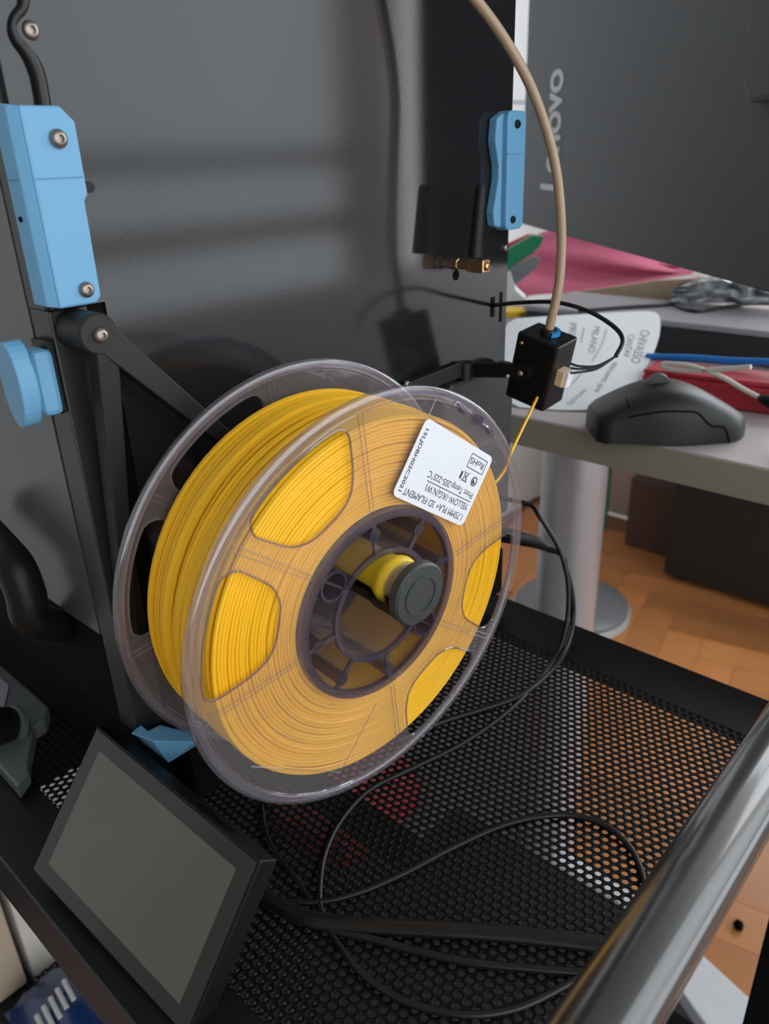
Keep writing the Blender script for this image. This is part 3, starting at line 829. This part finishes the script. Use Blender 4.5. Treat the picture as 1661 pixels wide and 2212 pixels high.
# things on the lower shelf
bxr = build('red_box', merge(prism([atZ(x, y, -700) for x, y in ((560, 1745), (640, 1640), (850, 1560), (905, 1690), (740, 1830))], (0, 0, -49.5))), mat('red_card', (0.35, 0.03, 0.04), 0.5), None, bevel=1); tag(bxr, 'small red box on the parquet seen through the shelf holes', 'box')
bxd = build('dark_box', box(20, 200, -80, 110, LZ + 0.5, LZ + 130), mat('dark_card', (0.03, 0.03, 0.035), 0.6), None, bevel=2); tag(bxd, 'dark grey box on the lower shelf under the touchscreen cables', 'box')
pk = thing('snack_packet', (-105, 275, LZ), 'crumpled dark blue packet with white print on the lower shelf', 'packet')
BLP = mat('blue_foil', (0.012, 0.035, 0.13), 0.25, spec=0.8, bump=0.8, bscale=40)
gv, gf = [], []
for i in range(13):
    for j in range(13):
        x = -138 + 66 * i / 12; y = 212 + 125 * j / 12
        h = 42 * (math.sin(math.pi * i / 12) * math.sin(math.pi * j / 12)) ** .5
        gv.append((x, y, LZ + 2 + h + rng.uniform(-2, 2) * (0 < i < 12 and 0 < j < 12)))
for i in range(12):
    for j in range(12):
        gf.append((i * 13 + j, (i + 1) * 13 + j, (i + 1) * 13 + j + 1, i * 13 + j + 1))
bl = [(v[0], v[1], LZ + .6) for v in gv]; n0 = len(gv)
build('packet_body', (gv + bl, gf + [tuple(n0 + i for i in f)[::-1] for f in gf]), BLP, pk, smooth=True)
for i in range(5):
    build('print_stripe', tube([(-128 + 7 * i, 262 + 2 * i, LZ + 41 + i), (-126 + 7 * i, 282 + 2 * i, LZ + 43 + i)], 2.2, 6), mat('packet_white', (.6, .6, .58), .5), pk)
for nm, xa, xb, colr in (('cream_box', -140, -111, (0.50, 0.40, 0.30)), ('white_box', -105, 30, (0.72, 0.68, 0.60))):
    o = thing(nm, ((xa + xb) / 2, 382, LZ), {'cream_box': 'narrow beige cardboard box standing on the lower shelf', 'white_box': 'off white storage box standing on the lower shelf'}[nm], 'box')
    build('carton', box(xa, xb, 350, 414, LZ + .2, -362), mat(nm + '_card', colr, .7, var=.1, scale=10), o, bevel=2)
    build('lid', box(xa - .5, xb + .5, 349, 415, -361.8, -340), MATS[nm + '_card'], o, bevel=2)

# ================================================================== DESK
DZ = -28.0
desk = thing('desk', (650, 168, FLOORZ), 'grey topped desk with beige edge on a round metal column and white foot', 'desk')
EDGE = mat('desk_edge', (0.34, 0.31, 0.24), 0.6, var=0.03)
TOPM = mat('desk_top', (0.42, 0.37, 0.37), 0.5, var=0.05, scale=200)
build('tabletop', box(343.5, 1290, -700, 760, DZ - 27, DZ), TOPM, desk, bevel=1.2)
build('edge_band', box(342.2, 343.4, -700, 760, DZ - 27, DZ - 1.0), EDGE, desk, bevel=.3)
build('column', lathe([(0, 0), (37, 0), (37, 690), (0, 690)], np.append(atZ(1181, 1835, FLOORZ)[:2], FLOORZ + 1), (0, 0, 1), 40), mat('satin_metal', (0.62, 0.60, 0.64), 0.34, metal=0.55), desk, smooth=40)
build('foot', prism([(x, y, FLOORZ + .5) for x, y in ((534, 200), (527, 45), (487, -95), (440, -260), (330, -260), (429, -63), (495, 50), (505, 75), (505, 200))], (0, 0, 24)), mat('white_metal', (0.80, 0.84, 0.88), 0.4), desk, bevel=2)
build('column', lathe([(0, 0), (37, 0), (37, 690), (0, 690)], (560, -560, FLOORZ + 30), (0, 0, 1), 40), MATS['satin_metal'], desk, smooth=40)
build('foot', box(512, 560, -660, -440, FLOORZ + 1, FLOORZ + 32), MATS['white_metal'], desk, bevel=3)

# monitor
ml = atD(1124, 483, 1050); mr = atZ(1661, 633, ml[2])
mdir = (mr - ml); mw = np.linalg.norm(mdir); mdir /= mw
mn = np.cross(mdir, (0, 0, 1)); 
if mn @ (CT - ml) < 0: mn = -mn             # towards the camera
mn[2] = 0; mn /= np.linalg.norm(mn)
mon = thing('monitor', ml + mdir * 260 - np.array([0, 0, ml[2] - DZ]) - mn * 60, 'large dark grey monitor seen from behind with a vertical maker name', 'monitor')
MWID = mw + 18
MONM = mat('monitor_grey', (0.075, 0.082, 0.085), 0.6, bump=0.1, bscale=900)
back = build('monitor_back', obox(ml, mdir * MWID, -mn * 18, (0, 0, 372)), MONM, mon, bevel=2)
ctr_ = ml + mdir * (mw * .90)
bs = prism([ctr_ + mn * 0.2 + np.array([0, 0, 128]), ctr_ + mdir * 16 + mn * 0.2 + np.array([0, 0, 112]), ctr_ + mdir * (MWID - mw * .9 - 3) + mn * .2 + np.array([0, 0, 112]), ctr_ + mdir * (MWID - mw * .9 - 3) + mn * .2 + np.array([0, 0, 358]), ctr_ + mdir * 4 + mn * .2 + np.array([0, 0, 358])], mn * 9)
bs_o = build('rear_housing', bs, MONM, mon, bevel=4)
for k in range(14):
    build('vent_slot', obox(ctr_ + mdir * 34 + mn * 9.3 + np.array([0, 0, 138 + 9 * k]), mdir * (MWID - mw * .9 - 40), mn * .3, (0, 0, 2.5)), DARK, bs_o)
ac = ml + mdir * 300 - mn * 9 + np.array([0, 0, 345])
build('wall_arm', tube([ac, ac + np.array([0, 0, 60]), np.array([ac[0] + 120, ac[1] + 250, ac[2] + 60]), np.array([ac[0] + 160, 898, ac[2] + 60])], 14, 16), BLACK, mon, smooth=40)
# logo: reads upwards
tl = text_mesh('maker_name', 'Lenovo', 40, 0.25, bold=0.9, space=0.94)
a = np.zeros(len(tl.vertices) * 3); tl.vertices.foreach_get('co', a); a = a.reshape(-1, 3)
def on_mon(x, y):
    d = ray(x, y); t = ((ml - CT) @ mn) / (d @ mn); return CT + d * t
g0 = on_mon(1186, 413); g1 = on_mon(1186, 158)
L_len = g1[2] - g0[2]
h_ = np.linalg.norm((on_mon(1203, 400) - on_mon(1166, 400)) @ mdir)
sx = L_len * K / (a[:, 0].max() - a[:, 0].min()); sy = h_ * K / (a[:, 1].max() - a[:, 1].min())
a[:, 0] = (a[:, 0] - a[:, 0].min()) * sx; a[:, 1] = (a[:, 1] - a[:, 1].min()) * sy
tl.vertices.foreach_set('co', a.ravel())
flat_part('maker_name', tl, mat('logo_grey', (0.45, 0.47, 0.46), 0.4), on_mon(1205, 413) + mn * .5, np.array([0, 0, 1.0]), -mdir, back)

# mouse
mp = atZ(1440, 968, DZ)
mo = thing('mouse', (368, 20, DZ), 'matte black computer mouse on the desk edge', 'mouse')
ma = atD(1296, 938, 600); mb = atD(1624, 966, 600)
md = (mb - ma); md[2] = 0; mlen = np.linalg.norm(md); md /= mlen
ms = np.array([-md[1], md[0], 0]); 
if ms @ (np.array([CT[0], CT[1], 0]) - ma) > 0: ms = -ms    # away from the camera
def mouse_geo(zs, side):
    V, F = [], []
    nu, nv = 22, 13
    for i in range(nu):
        t = i / (nu - 1)
        # height along the length: low nose, hump behind the middle, rounded tail
        h = 39 * (math.sin(math.pi * (0.20 + 0.69 * t ** 0.95)) ** 0.62) * (0.74 + 0.32 * math.sin(math.pi * min(1, t * 1.0)))
        wd = 31 * (1 - 0.10 * math.cos(2 * math.pi * (t - .02))) * (1 - max(0, (t - .86) / .14) ** 2 * .45) * (1 - max(0, (.06 - t) / .06) ** 2 * .25)
        for j in range(nv):
            a_ = math.pi * j / (nv - 1)
            c_, s2 = math.cos(a_), math.sin(a_)
            x_ = wd * (abs(c_) ** 0.55) * (1 if c_ > 0 else -1); z_ = h * (s2 ** 0.62)
            V.append(ma + md * (mlen * t) + ms * (32 - x_) + np.array([0, 0, DZ + 1.0 - ma[2] + z_]))
    for i in range(nu - 1):
        for j in range(nv - 1):
            F.append((i * nv + j, (i + 1) * nv + j, (i + 1) * nv + j + 1, i * nv + j + 1))
    F.append(tuple(range(nv))[::-1]); F.append(tuple((nu - 1) * nv + j for j in range(nv)))
    F.append(tuple([i * nv for i in range(nu)][::-1] + [i * nv + nv - 1 for i in range(nu)]))
    return V, F
MG = mouse_geo(0, 0)
mbod = build('mouse_shell', MG, mat('mouse_black', (0.013, 0.0145, 0.015), 0.45, spec=0.35), mo, smooth=50)
mi = lambda i, j: np.array(MG[0][i * 13 + j])
seam = [mi(i, j) for i, j in ((4, 2), (8, 2), (11, 2), (13, 2), (15, 1), (17, 1), (18, 0))]
build('side_grip', tube(spline(seam, 6), 0.8, 6), DARK, mbod, smooth=True)
build('button_split', tube(spline([mi(4, 3), mi(4, 4), mi(4, 5)], 6), 0.5, 6), DARK, mbod, smooth=True)
wc = mi(9, 6) + ms * 1
build('scroll_wheel', lathe([(0, -3.5), (8, -3.5), (8.6, 0), (8, 3.5), (0, 3.5)], wc - np.array([0, 0, 1.5]), ms, 24), mat('wheel_grey', (.05, .05, .05), .5), mbod, smooth=40)

# sheet of paper with handwriting
s0 = atZ(1200, 886, DZ + 1.0); s1 = atZ(1080, 878, DZ + 1.0)
sf = atD(1425, 676, 820)
ptw = [(1080, 690), (1180, 683), (1300, 676), (1400, 671), (1421, 676), (1427, 690), (1426, 720), (1415, 755), (1395, 795), (1370, 830), (1335, 862), (1300, 878), (1262, 886), (1200, 885), (1080, 876)]
pn = np.cross(s1 - s0, sf - s0); pn /= np.linalg.norm(pn)
if pn[2] < 0: pn = -pn
def on_sheet(x, y):
    d = ray(x, y); return CT + d * (((s0 - CT) @ pn) / (d @ pn))
sh = thing('paper_sheet', s0, 'white paper sheet with handwritten notes lying on the desk', 'paper')
shp = build('page', prism([on_sheet(*p) for p in chaikin([np.array(p, float) for p in ptw], 2)], -pn * .6), mat('page_white', (0.80, 0.83, 0.85), 0.7, var=0.03), sh)
PEN = mat('pencil', (0.16, 0.16, 0.18), 0.6)
def note(s, x0, y0, x1, y1, hpx):
    A, Bp = on_sheet(x0, y0), on_sheet(x1, y1)
    e = Bp - A; Ln = np.linalg.norm(e); e /= Ln
    up_ = np.cross(pn, e)
    me = text_mesh('handwriting', s, 10, 0.02, shear=0.15, bold=-0.05)
    a = np.zeros(len(me.vertices) * 3); me.vertices.foreach_get('co', a); a = a.reshape(-1, 3)
    # right-hand side of the writing faces towards the right edge of the sheet
    hgt = np.linalg.norm(on_sheet(x0 + hpx, y0 + hpx * .15) - A)
    a[:, 0] *= Ln * K / (a[:, 0].max() - a[:, 0].min() + 1e-9); a[:, 1] *= hgt * K / (a[:, 1].max() - a[:, 1].min() + 1e-9)
    me.vertices.foreach_set('co', a.ravel())
    flat_part('handwriting', me, PEN, A + pn * .15, e, up_, shp)
note('CHIVASSO', 1386, 712, 1362, 782, 18)
note('CANTAV', 1357, 722, 1345, 770, 14)
note('MILANO', 1283, 704, 1270, 760, 13)
note('PRI', 1230, 696, 1228, 722, 14)
note('BERGAMO (EMI', 1325, 782, 1283, 845, 13)
note('NEGOZI)', 1262, 840, 1225, 872, 12)
for L_ in (((1310, 712), (1300, 745), (1280, 780)), ((1262, 708), (1255, 740)), ((1262, 800), (1240, 825), (1222, 838))):
    build('pen_line', tube(spline([on_sheet(*p) + pn * .2 for p in L_], 6), .35, 5), PEN, shp)

# clutter on the desk, each resting on the top
def onZ(x, y): return atZ(x, y, DZ)
def block(name, label, cat, px, X, zbot, ztop_px, depth, m, bevel=1.0):
    pass
RED = mat('red_plastic', (0.42, 0.03, 0.045), 0.42)
ra = atX(1388, 800, 455); rb = atX(1700, 832, 470)
rd = rb - ra; rd[2] = 0
rn = np.array([-rd[1], rd[0], 0]); rn /= np.linalg.norm(rn)
if rn[0] < 0: rn = -rn
rt = thing('red_tool_case', (ra + rb) / 2 * np.array([1, 1, 0]) + np.array([0, 0, DZ]), 'low glossy red plastic case lying behind the mouse', 'case')
zt = ra[2]
build('case_body', obox(np.array([ra[0], ra[1], DZ + .3]), rd, rn * 45, (0, 0, zt - DZ - 4)), RED, rt, bevel=2)
build('case_lid', obox(np.array([ra[0], ra[1], zt - 3.6]) + rn * 2, rd, rn * 42, (0, 0, 4.5)), RED, rt, bevel=1.5)
o = build('blue_cable', tube(spline([atX(x, y, 500) for x, y in ((1397, 771), (1430, 772), (1500, 774), (1580, 780), (1661, 783), (1720, 790))], 6), 3.6, 12), mat('blue_cable_rubber', (0.01, 0.17, 0.55), 0.4), None, smooth=True)
tag(o, 'bright blue network cable lying on the desk clutter', 'cable')
wcp = [atX(x, y, 462) for x, y in ((1625, 791), (1560, 796), (1490, 799), (1450, 796), (1434, 786), (1450, 784), (1500, 790), (1560, 812), (1610, 840), (1645, 858))]
for p in wcp: p[0] -= 3
wc_ = thing('white_cable', wcp[4], 'folded cream white cable with a black plug beside the mouse', 'cable')
build('cord', tube(spline(wcp, 8), 2.2, 10), mat('cream_rubber', (.62, .60, .52), .4), wc_, smooth=True)
build('plug', tube([wcp[-1], atX(1655, 864, 455), atX(1700, 890, 455)], [3, 5, 5], 12), BLACK, wc_, smooth=60)
# closed laptop behind: dark front, pale lid
la = onZ(1395, 792); 
lx = 625.0
f0 = atX(1360, 790, lx); f1_ = atX(1760, 800, lx)
ztop = atX(1430, 697, lx)[2]
lp = thing('storage_case', (lx + 70, 60, DZ), 'wide black case with a pale grey lid behind the red case', 'case')
build('dark_body', box(lx, lx + 118, -160, 330, DZ + .3, ztop - 4), mat('charcoal', (0.022, 0.025, 0.026), .5), lp, bevel=2)
build('pale_lid', box(lx - 1, lx + 122, -162, 332, ztop - 3.8, ztop + 3), mat('pale_grey_lid', (0.30, 0.30, 0.32), .4), lp, bevel=2)
o = build('black_wire', tube(spline([atZ(x, y, ztop + 5) for x, y in ((1250, 672), (1350, 664), (1420, 660), (1455, 657), (1480, 668), (1510, 672), (1560, 664), (1620, 656), (1680, 656))], 6), 2.2, 8), RUBBER, None, smooth=True)
tag(o, 'black wire bending across the pale grey lid', 'cable')
# pale plinth carrying cloth and cardboard
zs = ztop + 3.2
def top(x, y, z): return atZ(x, y, z)
# cardboard sheet
zc = zs + 0.4
cb = build('cardboard_sheet', prism([np.array(p) for p in (atX(1120, 690, 762), atX(1250, 690, 762), atX(1360, 690, 762), atX(1440, 690, 762), atX(1500, 602, 762), atX(1420, 606, 762), atX(1250, 630, 762), atX(1120, 642, 762))], (8, 2, 0)), mat('cardboard', (0.46, 0.33, 0.23), .8), None, bevel=.5)
tag(cb, 'strip of brown cardboard propped below the pink cloth', 'cardboard')
# pink cloth: folded heap
gv, gf = [], []
NU, NV = 34, 16
topc = [(1080, 545), (1170, 505), (1260, 515), (1360, 540), (1430, 565), (1490, 588)]
botc = [(1080, 640), (1130, 640), (1230, 638), (1330, 622), (1420, 605), (1495, 592)]
ts_ = spline([np.array(p, float) for p in topc], 10); bs_ = spline([np.array(p, float) for p in botc], 10)
ts_ = [ts_[int(round(k * (len(ts_) - 1) / (NU - 1)))] for k in range(NU)]
bs_ = [bs_[int(round(k * (len(bs_) - 1) / (NU - 1)))] for k in range(NU)]
for i in range(NU):
    for j in range(NV):
        v = j / (NV - 1)
        p = bs_[i] * (1 - v) + ts_[i] * v
        X = 800 + 110 * v - 16 * math.sin(3.1 * v * 3.0 + 0.10 * i) * math.sin(math.pi * min(1, v * 1.02)) - 10 * math.sin(i * .22 + v * 4)
        gv.append(atX(p[0], p[1], X))
for i in range(NU - 1):
    for j in range(NV - 1):
        gf.append((i * NV + j, (i + 1) * NV + j, (i + 1) * NV + j + 1, i * NV + j + 1))
nb0 = len(gv)
gv2 = [np.array([p[0] + 60, p[1] + 20, p[2]]) for p in gv]
bor = []
gf += [tuple(nb0 + k for k in f)[::-1] for f in gf]
for i in range(NU - 1):
    for j in (0, NV - 1):
        a_, b_ = i * NV + j, (i + 1) * NV + j
        gf.append((a_, b_, b_ + nb0, a_ + nb0))
for j in range(NV - 1):
    for i in (0, NU - 1):
        a_, b_ = i * NV + j, i * NV + j + 1
        gf.append((a_, b_, b_ + nb0, a_ + nb0))
cl = build('pink_cloth', (gv + gv2, gf), mat('pink_fleece', (0.54, 0.13, 0.21), .9, spec=.2, bump=.5, bscale=500), None, smooth=True)
tag(cl, 'rumpled pink fleece cloth heaped below the monitor', 'cloth')
def slab(name, label, cat, px, X, vec, m, bevel=.8):
    o = build(name, prism([atX(x, y, X) for x, y in px], vec), m, None, bevel=bevel)
    return tag(o, label, cat)
slab('green_folder', 'green plastic folder sticking out beside the printer edge', 'folder', ((1085, 545), (1150, 508), (1175, 512), (1168, 530), (1150, 548), (1085, 592)), 742, (12, 8, 0), mat('green_plastic', (0.005, 0.25, 0.11), .4))
slab('red_folder', 'red folder edge behind the green folder', 'folder', ((1085, 532), (1140, 507), (1155, 507), (1085, 550)), 760, (12, 8, 0), mat('red_folder', (0.60, 0.06, 0.07), .5))
slab('grey_binder', 'shiny grey binder spine below the green folder', 'binder', ((1085, 592), (1155, 553), (1166, 560), (1160, 578), (1114, 616), (1085, 625)), 732, (9, 6, 0), mat('grey_binder', (0.20, 0.22, 0.24), .25))
slab('white_carton', 'white carton between the printer and the pink cloth', 'carton', ((1075, 590), (1103, 588), (1115, 628), (1135, 645), (1135, 672), (1075, 672)), 725, (30, 20, 0), mat('white_card', (.78, .80, .80), .6))
yl = thing('yellow_jar', atX(1112, 690, 640), 'yellow lidded jar beside the paper sheet', 'jar')
yc = atX(1108, 682, 640)
build('lid', lathe([(0, 0), (17, 0), (18, 1), (18, 7), (15, 9), (0, 9)], yc, (0, 0, 1), 32), mat('yellow_lid', (0.80, 0.50, 0.02), .4), yl, smooth=40)
build('jar_body', lathe([(0, DZ + .2 - yc[2]), (16, DZ + .2 - yc[2]), (16, -.2), (0, -.2)], yc, (0, 0, 1), 32), mat('jar_white', (.7, .7, .68), .4), yl, smooth=40)
tn = build('plastic_tin', lathe([(0, 0), (34, 0), (35, 2), (35, 16), (33, 20), (0, 20)], atX(1190, 668, 690) - np.array([0, 0, 6]), (0, 0, 1), 36), mat('tin_white', (.72, .74, .74), .3), None, smooth=40); tag(tn, 'flat round white tin behind the guide tube', 'tin')
# crumpled clear bag
bv, bf = [], []
for i in range(15):
    for j in range(9):
        p = atX(1450 + 260 * i / 14, 655 - (58 * math.sin(math.pi * (0.12 + .76 * i / 14)) ** .7) * j / 8, 725 + rng.uniform(-14, 14))
        bv.append(p)
for i in range(14):
    for j in range(8): bf.append((i * 9 + j, (i + 1) * 9 + j, (i + 1) * 9 + j + 1, i * 9 + j + 1))
n0 = len(bv); bv2 = [np.array(p) + np.array([34 + rng.uniform(-6, 6), 10, 0]) for p in bv]
bf += [tuple(k + n0 for k in f)[::-1] for f in bf]
bg_ = build('plastic_bag', (bv + bv2, bf), mat('crinkled_bag', (0.55, 0.57, 0.58), .18, var=.6, scale=30, spec=.9), None)
tag(bg_, 'crumpled shiny clear plastic bag on the pale lid', 'bag')
bb = build('black_block', box(353, 372, -76, -58, DZ + .2, DZ + 13), BLACK, None, bevel=1); tag(bb, 'small black block at the desk edge near the mouse tail', 'block')

# ================================================================== FLOOR BEHIND
dc = atZ(1232, 1322, FLOORZ)
rt_ = thing('round_base', dc, 'round grey plastic base with a pale rim on the parquet behind the desk column', 'base')
build('disc', lathe([(0, 1), (115, 1), (122, 5), (122, 26), (110, 34), (65, 38), (0, 38)], dc, (0, 0, 1), 56), mat('grey_disc', (0.20, 0.21, 0.22), .35), rt_, smooth=40)
build('rim', lathe([(122.3, 3), (127, 3), (127, 17), (122.3, 19)], dc, (0, 0, 1), 56, closed=True), mat('pale_rim', (.55, .58, .58), .3), rt_, smooth=40)
pc = thing('computer_tower', (1480, 180, FLOORZ), 'large black computer tower standing under the desk', 'computer')
build('case', box(1400, 1600, -260, 412, FLOORZ + 12, -250), mat('tower_black', (0.022, 0.023, 0.022), .5), pc, bevel=4)
build('front_panel', box(1398, 1400, -250, 402, FLOORZ + 25, -262), MATS['tower_black'], pc, bevel=.5)
for fy in (-230, 380): build('foot', box(1420, 1580, fy - 12, fy + 12, FLOORZ + .2, FLOORZ + 12), DARK, pc)
def fl_cable(px, r, label, m, name, X=None):
    o = build(name, tube(spline([atY(x, y, Y) for x, y, Y in px], 8), r, 8), m, None, smooth=True); return tag(o, label, 'cable')
fl_cable(((1318, 1010, 640), (1312, 1090, 640), (1302, 1160, 640), (1308, 1190, 640), (1330, 1215, 640)), 5, 'dull green cable hanging under the desk behind the column', mat('green_wire', (.07, .20, .15), .5), 'green_cable')
fl_cable(((1420, 1080, 560), (1390, 1120, 560), (1370, 1170, 560), (1340, 1210, 560), (1300, 1250, 560)), 6, 'tan cable trailing to the floor under the desk', mat('tan_wire', (.30, .17, .09), .5), 'tan_cable')
fl_cable(((1290, 1180, 600), (1320, 1225, 600), (1350, 1240, 600), (1385, 1225, 600)), 6, 'black cable coiled on the floor under the desk', RUBBER, 'floor_cable')
cu_ = build('storage_crate', box(1500, 1650, 420, 560, FLOORZ + .5, -560), mat('brown_crate', (0.09, 0.05, 0.04), .6), None, bevel=5); tag(cu_, 'dark brown storage crate standing against the wall under the desk', 'crate')
bt = build('floor_crumb', tube([(582, -62, FLOORZ + 4), (588, -58, FLOORZ + 6), (593, -56, FLOORZ + 4)], [4, 7, 4], 8), DARK, None, smooth=True); tag(bt, 'small black crumb lying on the parquet near the white desk foot', 'crumb')
print('planks', cnt, 'holes', nh)

fm_ = build('added_mat', prism([(x, y, FLOORZ + .3) for x, y in ((-300, -620), (400, -620), (488, 60), (488, 150), (560, 207), (953, 446), (1010, 880), (-300, 880))], (0, 0, 3)), mat('dark_mat', (0.11, 0.10, 0.10), .8, bump=.4), None); tag(fm_, 'dark grey floor mat added under the cart to darken the shelf holes', 'mat')  # added dark sheet, outlined so its edge ends behind the desk column

tk = thing('added_chest', (-50, 790, FLOORZ), 'long dark chest added behind the cart to hide the bright wall', 'chest')  # added chest, blocks the lit white wall behind the shelf holes
build('chest_body', box(-500, 400, 690, 880, FLOORZ + .5, -560), FRAMEB, tk, bevel=4)
build('chest_lid', box(-505, 405, 685, 885, -559.5, -535), FRAMEB, tk, bevel=4)
tz = atY(1130, 142, 899)[2]
tr_ = build('trim_1', merge(box(1200, 1640, 896, 899.8, tz - 3, tz + 3), box(1200, 1640, 894, 899.8, tz - 75, tz - 69)), mat('trim_grey', (.45, .46, .47), .6), None); tag(tr_, 'thin grey trim lines on the white wall', kind='structure')
